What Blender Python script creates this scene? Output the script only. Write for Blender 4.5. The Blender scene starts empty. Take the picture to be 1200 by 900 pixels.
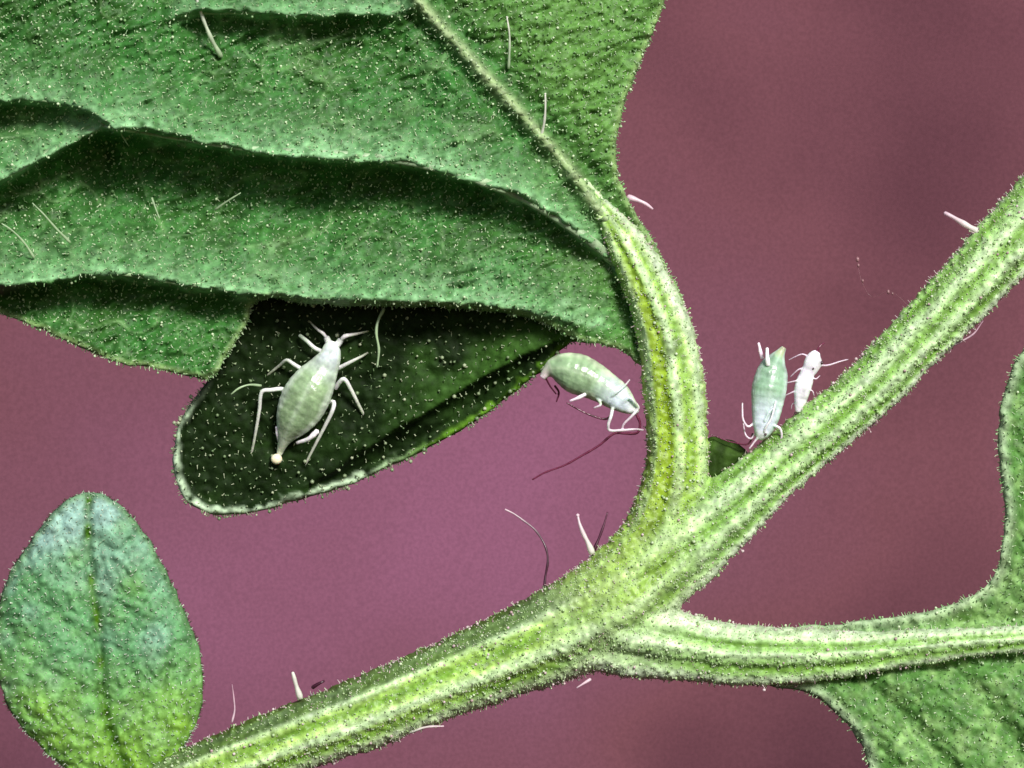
import bpy, bmesh, math, random
import numpy as np
from mathutils import Vector

rng = np.random.default_rng(7)
random.seed(7)
SC = bpy.context.scene
COL = SC.collection

# ------------------------------------------------------------------ camera
# one scene unit is 100 pixels of the photograph (about 1.6 mm); x right, z up, y away from the camera
DIST = 40.0
cd = bpy.data.cameras.new('camera')
cam = bpy.data.objects.new('camera', cd)
COL.objects.link(cam)
cam.location = (0, -DIST, 0)
cam.rotation_euler = (math.radians(90), 0, 0)
cd.sensor_width = 36
cd.lens = 36 * DIST / 12.0
cd.clip_start = 0.1
cd.clip_end = 500
SC.camera = cam

# ------------------------------------------------------------------ light
SUN_DIR = Vector((0.30, -0.80, 0.52)).normalized()      # towards the sun
world = bpy.data.worlds.new('World')
SC.world = world
world.use_nodes = True
wn = world.node_tree.nodes
wn.clear()
sky = wn.new('ShaderNodeTexSky')
sky.sky_type = 'NISHITA'
sky.sun_disc = False
sky.sun_elevation = math.asin(SUN_DIR.z)
sky.sun_rotation = math.atan2(SUN_DIR.x, SUN_DIR.y)
bg = wn.new('ShaderNodeBackground')
bg.inputs['Strength'].default_value = 0.065
wo = wn.new('ShaderNodeOutputWorld')
world.node_tree.links.new(sky.outputs[0], bg.inputs[0])
world.node_tree.links.new(bg.outputs[0], wo.inputs[0])
sd = bpy.data.lights.new('sun', 'SUN')
sd.energy = 4.3
sd.angle = math.radians(15)
sd.color = (1.0, 0.97, 0.92)
sun = bpy.data.objects.new('sun', sd)
COL.objects.link(sun)
sun.rotation_euler = SUN_DIR.to_track_quat('Z', 'Y').to_euler()
SC.view_settings.view_transform = 'Standard'
SC.view_settings.look = 'None'
SC.view_settings.exposure = 0.5
SC.view_settings.gamma = 1.0
SC.cycles.max_bounces = 6

# ------------------------------------------------------------------ helpers
def P(px, py, h=0.0):
    """photo pixel (1200 x 900) and height towards the camera in pixels -> scene point(s)"""
    px, py, h = np.broadcast_arrays(np.asarray(px, float), np.asarray(py, float), np.asarray(h, float))
    k = (DIST - h / 100) / DIST
    return np.stack([(px - 600) / 100 * k, -h / 100, (450 - py) / 100 * k], -1)

def unP(co):
    k = (DIST + co[:, 1]) / DIST
    return co[:, 0] / k * 100 + 600, 450 - co[:, 2] / k * 100

def make_mesh(name, verts, faces, cols=None, mat=None, parent=None, loc=(0, 0, 0), smooth=True):
    me = bpy.data.meshes.new(name)
    verts = np.asarray(verts, float) - np.asarray(loc, float)
    if isinstance(faces, np.ndarray):
        n, k = faces.shape
        me.vertices.add(len(verts)); me.vertices.foreach_set('co', verts.astype(np.float32).ravel())
        me.loops.add(n * k); me.loops.foreach_set('vertex_index', faces.astype(np.int32).ravel())
        me.polygons.add(n)
        me.polygons.foreach_set('loop_start', np.arange(0, n * k, k, dtype=np.int32))
        me.polygons.foreach_set('loop_total', np.full(n, k, dtype=np.int32))
        me.update(calc_edges=True); me.validate()
    else:
        me.from_pydata([tuple(v) for v in verts], [], faces)
        me.update()
    me.polygons.foreach_set('use_smooth', np.full(len(me.polygons), smooth))
    if cols is not None and len(me.vertices) == len(cols):
        a = me.color_attributes.new('Col', 'FLOAT_COLOR', 'POINT')
        c4 = np.ones((len(cols), 4), np.float32); c4[:, :3] = cols
        a.data.foreach_set('color', c4.ravel())
    if mat: me.materials.append(mat)
    ob = bpy.data.objects.new(name, me)
    COL.objects.link(ob)
    if parent is not None: ob.parent = parent
    return ob

def empty(name, loc, label, cat, group=None):
    o = bpy.data.objects.new(name, None)
    COL.objects.link(o)
    o.location = loc
    o.empty_display_size = 0.2
    o['label'] = label; o['category'] = cat
    if group: o['group'] = group
    return o

def lerp(a, b, t):
    t = np.asarray(t)[..., None]
    return np.asarray(a) * (1 - t) + np.asarray(b) * t

def sstep(a, b, x):
    t = np.clip((np.asarray(x, float) - a) / (b - a), 0, 1)
    return t * t * (3 - 2 * t)

def catmull(pts, step=4.0, closed=False):
    pts = np.asarray(pts, float)
    n = len(pts); out = []
    for i in range(n if closed else n - 1):
        if closed:
            p0, p1, p2, p3 = pts[i - 1], pts[i], pts[(i + 1) % n], pts[(i + 2) % n]
        else:
            p0, p1, p2, p3 = pts[max(i - 1, 0)], pts[i], pts[i + 1], pts[min(i + 2, n - 1)]
        L = np.linalg.norm((p2 - p1)[:2])
        m = max(2, int(L / step))
        d1 = max(np.linalg.norm((p1 - p0)[:2]), 1e-3); d2 = max(L, 1e-3); d3 = max(np.linalg.norm((p3 - p2)[:2]), 1e-3)
        m1 = (p2 - p0) / (d1 + d2) * d2; m2 = (p3 - p1) / (d2 + d3) * d2      # tangents scaled by chord: no overshoot
        for t in np.arange(m) / m:
            t2, t3 = t * t, t ** 3
            out.append((2*t3-3*t2+1)*p1 + (t3-2*t2+t)*m1 + (-2*t3+3*t2)*p2 + (t3-t2)*m2)
    if not closed: out.append(pts[-1])
    return np.array(out)

_lat = rng.standard_normal((256, 256))
def vnoise(x, y, s, seed=0):
    x = np.asarray(x) / s + seed * 17.3; y = np.asarray(y) / s + seed * 41.7
    xi = np.floor(x).astype(int); yi = np.floor(y).astype(int)
    fx = x - xi; fy = y - yi
    fx = fx * fx * (3 - 2 * fx); fy = fy * fy * (3 - 2 * fy)
    g = lambda a, b: _lat[a % 256, b % 256]
    return (g(xi, yi) * (1-fx) * (1-fy) + g(xi+1, yi) * fx * (1-fy) + g(xi, yi+1) * (1-fx) * fy + g(xi+1, yi+1) * fx * fy)

def crinkle(x, y, s=20.0, seed=0, ax=1.0, ay=1.0, rot=0.0):
    """wrinkled leaf tissue: bulging islets between sunken veinlets"""
    c, n = math.cos(rot), math.sin(rot)
    u = (c * x + n * y) / ax; v = (-n * x + c * y) / ay
    wx = u + 0.5 * s * vnoise(u, v, s * 1.3, seed + 5); wy = v + 0.5 * s * vnoise(u, v, s * 1.3, seed + 9)
    r = 0.55 - np.abs(vnoise(wx, wy, s, seed + 1))
    r2 = 0.55 - np.abs(vnoise(wx, wy, s * 0.5, seed + 2))
    return -(np.clip(r, -.8, .6) + 0.5 * np.clip(r2, -.8, .6)) + 0.4 * vnoise(u, v, s * 0.3, seed + 3)

def poly_dist(x, y, line, closed=False):
    """unsigned distance, nearest point, param (arc fraction), signed side to a polyline"""
    line = np.asarray(line, float)[:, :2]
    if closed: line = np.vstack([line, line[:1]])
    seg = np.diff(line, axis=0); L = np.linalg.norm(seg, axis=1); cum = np.concatenate([[0], np.cumsum(L)])
    best = np.full(x.shape, 1e9); nx = np.zeros(x.shape); ny = np.zeros(x.shape); sp = np.zeros(x.shape); sg = np.zeros(x.shape)
    for i in range(len(seg)):
        if L[i] < 1e-9: continue
        a = line[i]; s = seg[i]
        t = np.clip(((x - a[0]) * s[0] + (y - a[1]) * s[1]) / (L[i] ** 2), 0, 1)
        qx = a[0] + t * s[0]; qy = a[1] + t * s[1]
        d = (x - qx) ** 2 + (y - qy) ** 2
        m = d < best
        best = np.where(m, d, best); nx = np.where(m, qx, nx); ny = np.where(m, qy, ny)
        sp = np.where(m, cum[i] + t * L[i], sp)
        sg = np.where(m, np.sign(s[0] * (y - a[1]) - s[1] * (x - a[0])), sg)
    return np.sqrt(best), nx, ny, sp, sg

def inside(x, y, poly):
    r = np.zeros(x.shape, bool)
    n = len(poly)
    for i in range(n):
        x1, y1 = poly[i][:2]; x2, y2 = poly[(i + 1) % n][:2]
        if y1 == y2: continue
        c = ((y1 > y) != (y2 > y)) & (x < (x2 - x1) * (y - y1) / (y2 - y1) + x1)
        r ^= c
    return r

# ------------------------------------------------------------------ materials
def new_mat(name):
    m = bpy.data.materials.new(name); m.use_nodes = True
    nt = m.node_tree; nt.nodes.clear()
    out = nt.nodes.new('ShaderNodeOutputMaterial')
    return m, nt, out

def plant_mat(name, rough=0.5, spec=0.4, transl=0.15, noise_scale=9.0, noise_amt=0.35, bump=0.25, bump_scale=22.0, tint=(1.0, 1.0, 0.7)):
    m, nt, out = new_mat(name); N = nt.nodes.new; Lk = nt.links.new
    at = N('ShaderNodeAttribute'); at.attribute_name = 'Col'
    tc = N('ShaderNodeTexCoord')
    n1 = N('ShaderNodeTexNoise'); n1.inputs['Scale'].default_value = noise_scale; n1.inputs['Detail'].default_value = 5
    n1.inputs['Roughness'].default_value = 0.65
    Lk(tc.outputs['Object'], n1.inputs['Vector'])
    mr = N('ShaderNodeMapRange'); mr.inputs[1].default_value = 0.3; mr.inputs[2].default_value = 0.7
    mr.inputs[3].default_value = 1 - noise_amt; mr.inputs[4].default_value = 1 + noise_amt
    Lk(n1.outputs[0], mr.inputs[0])
    mx = N('ShaderNodeMix'); mx.data_type = 'RGBA'; mx.blend_type = 'MULTIPLY'; mx.inputs[0].default_value = 1.0
    Lk(at.outputs['Color'], mx.inputs[6]); Lk(mr.outputs[0], mx.inputs[7])
    b = N('ShaderNodeBsdfPrincipled')
    b.inputs['Roughness'].default_value = rough
    b.inputs['Specular IOR Level'].default_value = spec
    Lk(mx.outputs[2], b.inputs['Base Color'])
    n2 = N('ShaderNodeTexNoise'); n2.inputs['Scale'].default_value = bump_scale; n2.inputs['Detail'].default_value = 4
    Lk(tc.outputs['Object'], n2.inputs['Vector'])
    bp = N('ShaderNodeBump'); bp.inputs['Strength'].default_value = bump; bp.inputs['Distance'].default_value = 0.03
    Lk(n2.outputs[0], bp.inputs['Height']); Lk(bp.outputs[0], b.inputs['Normal'])
    if transl > 0:
        tr = N('ShaderNodeBsdfTranslucent')
        mt = N('ShaderNodeMix'); mt.data_type = 'RGBA'; mt.blend_type = 'MULTIPLY'; mt.inputs[0].default_value = 1.0
        mt.inputs[7].default_value = (*tint, 1)
        Lk(mx.outputs[2], mt.inputs[6]); Lk(mt.outputs[2], tr.inputs['Color'])
        ms = N('ShaderNodeMixShader'); ms.inputs[0].default_value = transl
        Lk(b.outputs[0], ms.inputs[1]); Lk(tr.outputs[0], ms.inputs[2]); Lk(ms.outputs[0], out.inputs[0])
    else:
        Lk(b.outputs[0], out.inputs[0])
    return m

M_LEAF = plant_mat('leaf_tissue', rough=0.52, spec=0.18, transl=0.05, noise_amt=0.5, bump=0.4, bump_scale=17)
M_LOBE = plant_mat('dark_leaf_tissue', rough=0.6, spec=0.05, transl=0.0, noise_amt=0.5)
M_STEM = plant_mat('stem_skin', rough=0.42, spec=0.3, transl=0.12, noise_scale=11, noise_amt=0.35, bump=0.4, bump_scale=16)
M_HAIR = plant_mat('plant_hair', rough=0.3, spec=0.6, transl=0.4, noise_amt=0.15, bump=0.0, tint=(1, 1, 1))

def aphid_mat():
    m, nt, out = new_mat('aphid_skin'); N = nt.nodes.new; Lk = nt.links.new
    at = N('ShaderNodeAttribute'); at.attribute_name = 'Col'
    tc = N('ShaderNodeTexCoord')
    n1 = N('ShaderNodeTexNoise'); n1.inputs['Scale'].default_value = 7; n1.inputs['Detail'].default_value = 4
    Lk(tc.outputs['Object'], n1.inputs['Vector'])
    mr = N('ShaderNodeMapRange'); mr.inputs[1].default_value = 0.3; mr.inputs[2].default_value = 0.7
    mr.inputs[3].default_value = 0.88; mr.inputs[4].default_value = 1.1
    Lk(n1.outputs[0], mr.inputs[0])
    mx = N('ShaderNodeMix'); mx.data_type = 'RGBA'; mx.blend_type = 'MULTIPLY'; mx.inputs[0].default_value = 1.0
    Lk(at.outputs['Color'], mx.inputs[6]); Lk(mr.outputs[0], mx.inputs[7])
    b = N('ShaderNodeBsdfPrincipled'); b.inputs['Roughness'].default_value = 0.26
    b.inputs['Specular IOR Level'].default_value = 0.5
    b.inputs['Subsurface Weight'].default_value = 0.5
    b.inputs['Subsurface Radius'].default_value = (0.8, 1.2, 0.7)
    b.inputs['Subsurface Scale'].default_value = 0.10
    Lk(mx.outputs[2], b.inputs['Base Color'])
    n2 = N('ShaderNodeTexNoise'); n2.inputs['Scale'].default_value = 18; n2.inputs['Detail'].default_value = 3
    Lk(tc.outputs['Object'], n2.inputs['Vector'])
    bp = N('ShaderNodeBump'); bp.inputs['Strength'].default_value = 0.3; bp.inputs['Distance'].default_value = 0.03
    Lk(n2.outputs[0], bp.inputs['Height']); Lk(bp.outputs[0], b.inputs['Normal'])
    Lk(b.outputs[0], out.inputs[0])
    return m
M_APHID = aphid_mat()

def drop_mat():
    m, nt, out = new_mat('droplet_liquid')
    b = nt.nodes.new('ShaderNodeBsdfPrincipled')
    b.inputs['Base Color'].default_value = (0.75, 0.72, 0.5, 1); b.inputs['Roughness'].default_value = 0.12
    b.inputs['Subsurface Weight'].default_value = 0.4; b.inputs['Subsurface Scale'].default_value = 0.05
    n = nt.nodes.new('ShaderNodeTexNoise'); n.inputs['Scale'].default_value = 20
    bp = nt.nodes.new('ShaderNodeBump'); bp.inputs['Strength'].default_value = 0.05
    nt.links.new(n.outputs[0], bp.inputs['Height']); nt.links.new(bp.outputs[0], b.inputs['Normal'])
    nt.links.new(b.outputs[0], out.inputs[0])
    return m

def eye_mat():
    m, nt, out = new_mat('aphid_eye')
    b = nt.nodes.new('ShaderNodeBsdfPrincipled')
    b.inputs['Base Color'].default_value = (0.05, 0.02, 0.03, 1); b.inputs['Roughness'].default_value = 0.2
    n = nt.nodes.new('ShaderNodeTexNoise'); n.inputs['Scale'].default_value = 60
    bp = nt.nodes.new('ShaderNodeBump'); bp.inputs['Strength'].default_value = 0.1
    nt.links.new(n.outputs[0], bp.inputs['Height']); nt.links.new(bp.outputs[0], b.inputs['Normal'])
    nt.links.new(b.outputs[0], out.inputs[0])
    return m
M_EYE = eye_mat()

# ------------------------------------------------------------------ backdrop
def build_backdrop():
    m, nt, out = new_mat('mauve_backdrop'); N = nt.nodes.new; Lk = nt.links.new
    tc = N('ShaderNodeTexCoord')
    n1 = N('ShaderNodeTexNoise'); n1.inputs['Scale'].default_value = 0.16; n1.inputs['Detail'].default_value = 2.5
    mp = N('ShaderNodeMapping'); mp.inputs['Location'].default_value = (1.2, 3.0, 5.0)
    Lk(tc.outputs['Object'], mp.inputs[0]); Lk(mp.outputs[0], n1.inputs['Vector'])
    # the mauve patch lies low in the middle, brownish rose around it
    vd = N('ShaderNodeVectorMath'); vd.operation = 'DISTANCE'; vd.inputs[1].default_value = (-1.3, 0, -2.5)
    sv = N('ShaderNodeMapping'); sv.inputs['Scale'].default_value = (0.8, 1, 1.1)
    Lk(tc.outputs['Object'], sv.inputs[0]); Lk(sv.outputs[0], vd.inputs[0])
    m1 = N('ShaderNodeMapRange'); m1.interpolation_type = 'SMOOTHSTEP'
    m1.inputs[1].default_value = 0.0; m1.inputs[2].default_value = 11.0; m1.inputs[3].default_value = 0.95; m1.inputs[4].default_value = 0.0
    Lk(vd.outputs['Value'], m1.inputs[0])
    m2 = N('ShaderNodeMapRange'); m2.inputs[1].default_value = 0.3; m2.inputs[2].default_value = 0.7; m2.inputs[3].default_value = -0.28; m2.inputs[4].default_value = 0.28
    Lk(n1.outputs[0], m2.inputs[0])
    ad0 = N('ShaderNodeMath'); ad0.operation = 'ADD'; Lk(m1.outputs[0], ad0.inputs[0]); Lk(m2.outputs[0], ad0.inputs[1])
    # a darker plum blotch to the lower right
    v2 = N('ShaderNodeVectorMath'); v2.operation = 'DISTANCE'; v2.inputs[1].default_value = (6.3, 0, -6.9)
    Lk(tc.outputs['Object'], v2.inputs[0])
    m3 = N('ShaderNodeMapRange'); m3.interpolation_type = 'SMOOTHSTEP'
    m3.inputs[1].default_value = 1.0; m3.inputs[2].default_value = 7.5; m3.inputs[3].default_value = 0.52; m3.inputs[4].default_value = 0.0
    Lk(v2.outputs['Value'], m3.inputs[0])
    ad = N('ShaderNodeMath'); ad.operation = 'SUBTRACT'; Lk(ad0.outputs[0], ad.inputs[0]); Lk(m3.outputs[0], ad.inputs[1])
    ofs = N('ShaderNodeMath'); ofs.operation = 'MULTIPLY_ADD'; ofs.inputs[1].default_value = 0.75; ofs.inputs[2].default_value = 0.25
    Lk(ad.outputs[0], ofs.inputs[0]); ad = ofs
    cr = N('ShaderNodeValToRGB')
    e = cr.color_ramp.elements
    e[0].position = 0.0; e[0].color = (0.062, 0.022, 0.032, 1)
    e[1].position = 1.0; e[1].color = (0.170, 0.063, 0.112, 1)
    k = cr.color_ramp.elements.new(0.30); k.color = (0.114, 0.042, 0.056, 1)
    k = cr.color_ramp.elements.new(0.58); k.color = (0.128, 0.048, 0.074, 1)
    Lk(ad.outputs[0], cr.inputs[0])
    g = N('ShaderNodeTexNoise'); g.inputs['Scale'].default_value = 16; g.inputs['Detail'].default_value = 3
    Lk(tc.outputs['Object'], g.inputs['Vector'])
    gm = N('ShaderNodeMapRange'); gm.inputs[1].default_value = 0.3; gm.inputs[2].default_value = 0.7; gm.inputs[3].default_value = 0.91; gm.inputs[4].default_value = 1.09
    Lk(g.outputs[0], gm.inputs[0])
    mx = N('ShaderNodeMix'); mx.data_type = 'RGBA'; mx.blend_type = 'MULTIPLY'; mx.inputs[0].default_value = 1.0
    Lk(cr.outputs[0], mx.inputs[6]); Lk(gm.outputs[0], mx.inputs[7])
    b = N('ShaderNodeBsdfPrincipled'); b.inputs['Roughness'].default_value = 0.9; b.inputs['Specular IOR Level'].default_value = 0.1
    Lk(mx.outputs[2], b.inputs['Base Color'])
    Lk(b.outputs[0], out.inputs[0])
    S = 45; n = 24
    g = np.linspace(-S, S, n)
    X, Z = np.meshgrid(g, g)
    Y = 22 + 0.25 * np.sin(X * 0.21) * np.cos(Z * 0.17)
    v = np.stack([X, Y - 22, Z], -1).reshape(-1, 3)
    i = np.arange(n * n).reshape(n, n)
    f = np.stack([i[:-1, :-1], i[:-1, 1:], i[1:, 1:], i[1:, :-1]], -1).reshape(-1, 4)
    o = make_mesh('backdrop', v, f, None, m)
    o.location = (0, 22, 0)
    o['kind'] = 'structure'
    o['label'] = 'smooth blurred mauve and rose brown surface far behind the plant'
build_backdrop()

# ------------------------------------------------------------------ generic builders
def tube_geo(path, radii, n=8, cap=True):
    """path (k,3) in scene units, radii (k,) -> verts, quads(as lists)"""
    path = np.asarray(path, float); radii = np.asarray(radii, float)
    k = len(path)
    tan = np.gradient(path, axis=0); tan /= np.maximum(np.linalg.norm(tan, axis=1, keepdims=True), 1e-9)
    ref = np.array([0.13, -1.0, 0.21]); ref /= np.linalg.norm(ref)
    s = np.cross(tan, ref); bad = np.linalg.norm(s, axis=1) < 0.15
    s[bad] = np.cross(tan[bad], np.array([1.0, 0, 0.1]))
    s /= np.linalg.norm(s, axis=1, keepdims=True); w = np.cross(s, tan)
    a = np.arange(n) * 2 * math.pi / n
    V = (path[:, None] + radii[:, None, None] * (np.cos(a)[None, :, None] * s[:, None] + np.sin(a)[None, :, None] * w[:, None])).reshape(-1, 3)
    F = []
    for i in range(k - 1):
        for j in range(n):
            j2 = (j + 1) % n
            F.append((i * n + j, i * n + j2, (i + 1) * n + j2, (i + 1) * n + j))
    if cap:
        V = np.vstack([V, path[0] - tan[0] * radii[0] * .6, path[-1] + tan[-1] * radii[-1] * .6])
        c0, c1 = k * n, k * n + 1
        for j in range(n):
            j2 = (j + 1) % n
            F.append((c0, j2, j)); F.append((c1, (k - 1) * n + j, (k - 1) * n + j2))
    return V, F

def joined(parts):
    V = []; F = []; o = 0
    for v, f in parts:
        V.append(v); F += [tuple(i + o for i in q) for q in f]; o += len(v)
    return np.vstack(V), F

def voxel_union(V, F, vox, smooth_it=2, smooth_f=0.5):
    me = bpy.data.meshes.new('tmp'); me.from_pydata([tuple(v) for v in V], [], F); me.update()
    bm = bmesh.new(); bm.from_mesh(me); bmesh.ops.recalc_face_normals(bm, faces=bm.faces); bm.to_mesh(me); bm.free()
    ob = bpy.data.objects.new('tmp', me); COL.objects.link(ob)
    r = ob.modifiers.new('r', 'REMESH'); r.mode = 'VOXEL'; r.voxel_size = vox
    if smooth_it:
        s = ob.modifiers.new('s', 'SMOOTH'); s.iterations = smooth_it; s.factor = smooth_f
    dg = bpy.context.evaluated_depsgraph_get()
    ev = ob.evaluated_get(dg); m2 = bpy.data.meshes.new_from_object(ev)
    bpy.data.objects.remove(ob); bpy.data.meshes.remove(me)
    co = np.zeros(len(m2.vertices) * 3, np.float32); m2.vertices.foreach_get('co', co); co = co.reshape(-1, 3).astype(float)
    no = np.zeros(len(m2.vertices) * 3, np.float32); m2.vertices.foreach_get('normal', no); no = no.reshape(-1, 3).astype(float)
    F2 = np.zeros(len(m2.loops), np.int32); m2.loops.foreach_get('vertex_index', F2)
    tot = np.zeros(len(m2.polygons), np.int32); m2.polygons.foreach_get('loop_total', tot)
    assert (tot == 4).all()
    bpy.data.meshes.remove(m2)
    return co, no, F2.reshape(-1, 4)

ICO = None
def ico():
    global ICO
    if ICO is None:
        bm = bmesh.new(); bmesh.ops.create_icosphere(bm, subdivisions=1, radius=1.0)
        ICO = (np.array([v.co[:] for v in bm.verts]), np.array([[v.index for v in f.verts] for f in bm.faces])); bm.free()
    return ICO

def trichomes(name, pos, nor, length, rad, head, cols, parent, loc, bend=0.7, dull=0.78):
    """many short hairs, each a bent three-sided stalk with a round gland on its end, as one mesh"""
    n = len(pos)
    iv, if_ = ico()
    d = nor + bend * rng.standard_normal((n, 3)); d /= np.linalg.norm(d, axis=1, keepdims=True)
    base = pos - nor * 0.01
    mid = pos + d * (length * 0.55)[:, None]
    d2 = d + bend * 0.8 * rng.standard_normal((n, 3)); d2 /= np.linalg.norm(d2, axis=1, keepdims=True)
    tip = mid + d2 * (length * 0.45)[:, None]
    s = np.cross(d, np.array([0.3, 0.2, 0.9])); s /= np.maximum(np.linalg.norm(s, axis=1, keepdims=True), 1e-6); w = np.cross(s, d)
    a = np.arange(3) * 2 * math.pi / 3
    ringdir = np.cos(a)[None, :, None] * s[:, None] + np.sin(a)[None, :, None] * w[:, None]
    r0 = base[:, None] + ringdir * (rad * 2.0)[:, None, None]
    r1 = mid[:, None] + ringdir * rad[:, None, None]
    r2 = tip[:, None] + ringdir * (rad * 0.6)[:, None, None]
    head = np.where(rng.random(n) < dull, head * 0.4, head)
    hv = tip[:, None] + iv[None] * head[:, None, None]
    V = np.concatenate([r0, r1, r2, hv], 1)
    per = V.shape[1]
    tri = []
    for k in (0, 3):
        for j in range(3):
            j2 = (j + 1) % 3
            tri += [(k + j, k + j2, k + 3 + j2), (k + j, k + 3 + j2, k + 3 + j)]
    tri = np.vstack([np.array(tri), if_ + 9])
    F = (tri[None] + (np.arange(n) * per)[:, None, None]).reshape(-1, 3)
    C = np.repeat(cols[:, None], per, 1).reshape(-1, 3)
    o = make_mesh(name, V.reshape(-1, 3), F, C, M_HAIR, parent, loc)
    o['kind'] = 'stuff'
    return o

def hair(parent, loc, pts, r0, r1, c0, c1, bulb=0.0, label=None, beads=(), pw=1.0):
    """one long hair drawn through (px, py, h) points"""
    p = catmull([(a, b, c) for a, b, c in pts], 3.0)
    k = len(p)
    t = np.linspace(0, 1, k)
    rad = (r0 + (r1 - r0) * t) / 100 * (1 + 0.14 * np.sin(t * k * 0.9))
    w = P(p[:, 0], p[:, 1], p[:, 2])
    parts = [tube_geo(w, rad, 6)]
    cols = [np.vstack([np.repeat(lerp(c0, c1, t ** pw), 6, 0), [c0], [c1]])]
    if bulb:
        iv, if_ = ico()
        parts.append((iv * bulb / 100 + w[-1], [tuple(f) for f in if_])); cols.append(np.repeat([c1], len(iv), 0))
    for bx, by, bh, br in beads:
        iv, if_ = ico()
        parts.append((iv * np.array([1, 1, 1.5]) * br / 100 + P(bx, by, bh), [tuple(f) for f in if_])); cols.append(np.repeat([c1], len(iv), 0))
    V, F = joined(parts)
    o = make_mesh('hair', V, F, np.vstack(cols), M_HAIR, parent, loc)
    if label: o['label'] = label
    return o

class Blade:
    """a leaf blade: outline in pixels, front relief h(x, y), closed body with rounded margin"""
    def __init__(s, name, outline, hfun, colfun, mat, parent, loc, cell=2.2, thick=6.0, rim=14.0, rough=1.0):
        ol = catmull(outline, 4.0, True)
        ol = ol + rough * np.stack([vnoise(ol[:, 0], ol[:, 1], 11, 3), vnoise(ol[:, 0], ol[:, 1], 11, 4)], -1)
        s.ol = ol; s.hfun = hfun
        x0, y0 = ol.min(0) - 4; x1, y1 = ol.max(0) + 4
        gx = np.arange(x0, x1, cell); gy = np.arange(y0, y1, cell)
        X, Y = np.meshgrid(gx, gy)
        cx = X[:-1, :-1] + cell / 2; cy = Y[:-1, :-1] + cell / 2
        keep = inside(cx, cy, ol)
        cnt = np.zeros(X.shape, int)
        for a in (0, 1):
            for b in (0, 1):
                cnt[a:a + keep.shape[0], b:b + keep.shape[1]] += keep
        used = cnt > 0; bd = used & (cnt < 4)
        idx = -np.ones(X.shape, int); idx[used] = np.arange(used.sum())
        x = X[used].copy(); y = Y[used].copy(); isb = bd[used]
        d, nx, ny, _, _ = poly_dist(x, y, ol, True)
        x[isb] = nx[isb]; y[isb] = ny[isb]; d[isb] = 0
        h = hfun(x, y, d)
        T = thick * np.sqrt(np.clip(1 - (1 - np.clip(d / rim, 0, 1)) ** 2, 0, 1))
        front = P(x, y, h + T); back = P(x, y, h - T)
        n = len(x)
        bidx = np.arange(n) + n
        remap = -np.ones(n, int); nb = ~isb
        remap[nb] = n + np.arange(nb.sum()); remap[isb] = np.arange(n)[isb]
        f = np.stack([idx[:-1, :-1], idx[1:, :-1], idx[1:, 1:], idx[:-1, 1:]], -1)[keep]
        fb = remap[f][:, ::-1]
        V = np.vstack([front, back[nb]])
        c = colfun(x, y, d)
        s.ob = make_mesh(name, V, np.vstack([f, fb]), np.vstack([c, c[nb]]), mat, parent, loc)
        # surface data for seeding hairs
        me = s.ob.data
        no = np.zeros(len(me.vertices) * 3, np.float32); me.vertices.foreach_get('normal', no)
        s.pos = V[:n]; s.nor = no.reshape(-1, 3)[:n].astype(float); s.x = x; s.y = y; s.d = d; s.isb = isb
    def fuzz(s, loc, spacing, colf, lmin=3.0, lmax=7.0, head=(1.0, 1.9), edge=3.0, vis=True):
        m = np.ones(len(s.x), bool)
        if vis: m = (s.x > -30) & (s.x < 1230) & (s.y > -30) & (s.y < 930)
        ids = np.flatnonzero(m & ~s.isb)
        cell = np.floor(s.x[ids] / spacing) * 10007 + np.floor(s.y[ids] / spacing)
        p = rng.permutation(len(ids)); _, first = np.unique(cell[p], return_index=True)
        sel = ids[p[first]]
        e = np.flatnonzero(m & s.isb); e = e[rng.random(len(e)) < 1.0 / edge]
        pos = np.vstack([s.pos[sel], s.pos[e]]); nor = np.vstack([s.nor[sel], s.nor[e]])
        nor /= np.maximum(np.linalg.norm(nor, axis=1, keepdims=True), 1e-6)
        n = len(pos)
        L = (lmin + (lmax - lmin) * rng.random(n) ** 1.5) / 100
        hd = (head[0] + (head[1] - head[0]) * rng.random(n) ** 2) / 100
        ii = np.concatenate([sel, e])
        return trichomes('trichomes', pos, nor, L, np.full(n, 0.0055), hd, colf(s.x[ii], s.y[ii], n), s.ob, loc)

# ------------------------------------------------------------------ the plant
ROOT = tuple(P(760, 680, 0))
plant = empty('plant', ROOT, 'hairy green plant whose forked stalk carries a big crinkled leaf and two smaller leaves', 'plant')

# --- stalks: centre x, y, radius, depth
TUBES = {
 'petiole': [(672,204,5,20),(698,235,10,16),(720,264,17,10),(741,300,25,4),(764,348,30,2),(781,398,34,0),(789,450,37,0),(793,500,36,0),(793,555,39,0),(782,610,44,0),(752,662,48,0),(700,706,46,-4)],
 'rachis': [(785,655,44,-2),(735,700,56,0),(690,725,57,0),(651,744,56,0),(590,770,50,0),(532,793,45,0),(475,816,44,2),(419,839,43,4),(365,858,41,6),(317,876,39,6),(262,897,37,4),(200,921,34,0),(140,950,32,-4),(70,985,30,-10)],
 'branch': [(715,705,46,-4),(765,668,50,0),(800,640,49,0),(840,608,44,0),(893,563,36,0),(955,510,34,2),(1020,454,33.5,4),(1075,397,35,4),(1131,340,37,2),(1170,297,39,0),(1212,253,42,-4),(1300,165,46,-10),(1350,115,48,-14)],
 'petiolule': [(690,735,46,-2),(745,748,46,0),(800,758,39,2),(860,767,36,4),(920,768,34,6),(975,767,29,6),(1030,763,24,6),(1090,757,20,6),(1150,752,17,5),(1210,748,15,4),(1300,742,12,2)],
}
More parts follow.
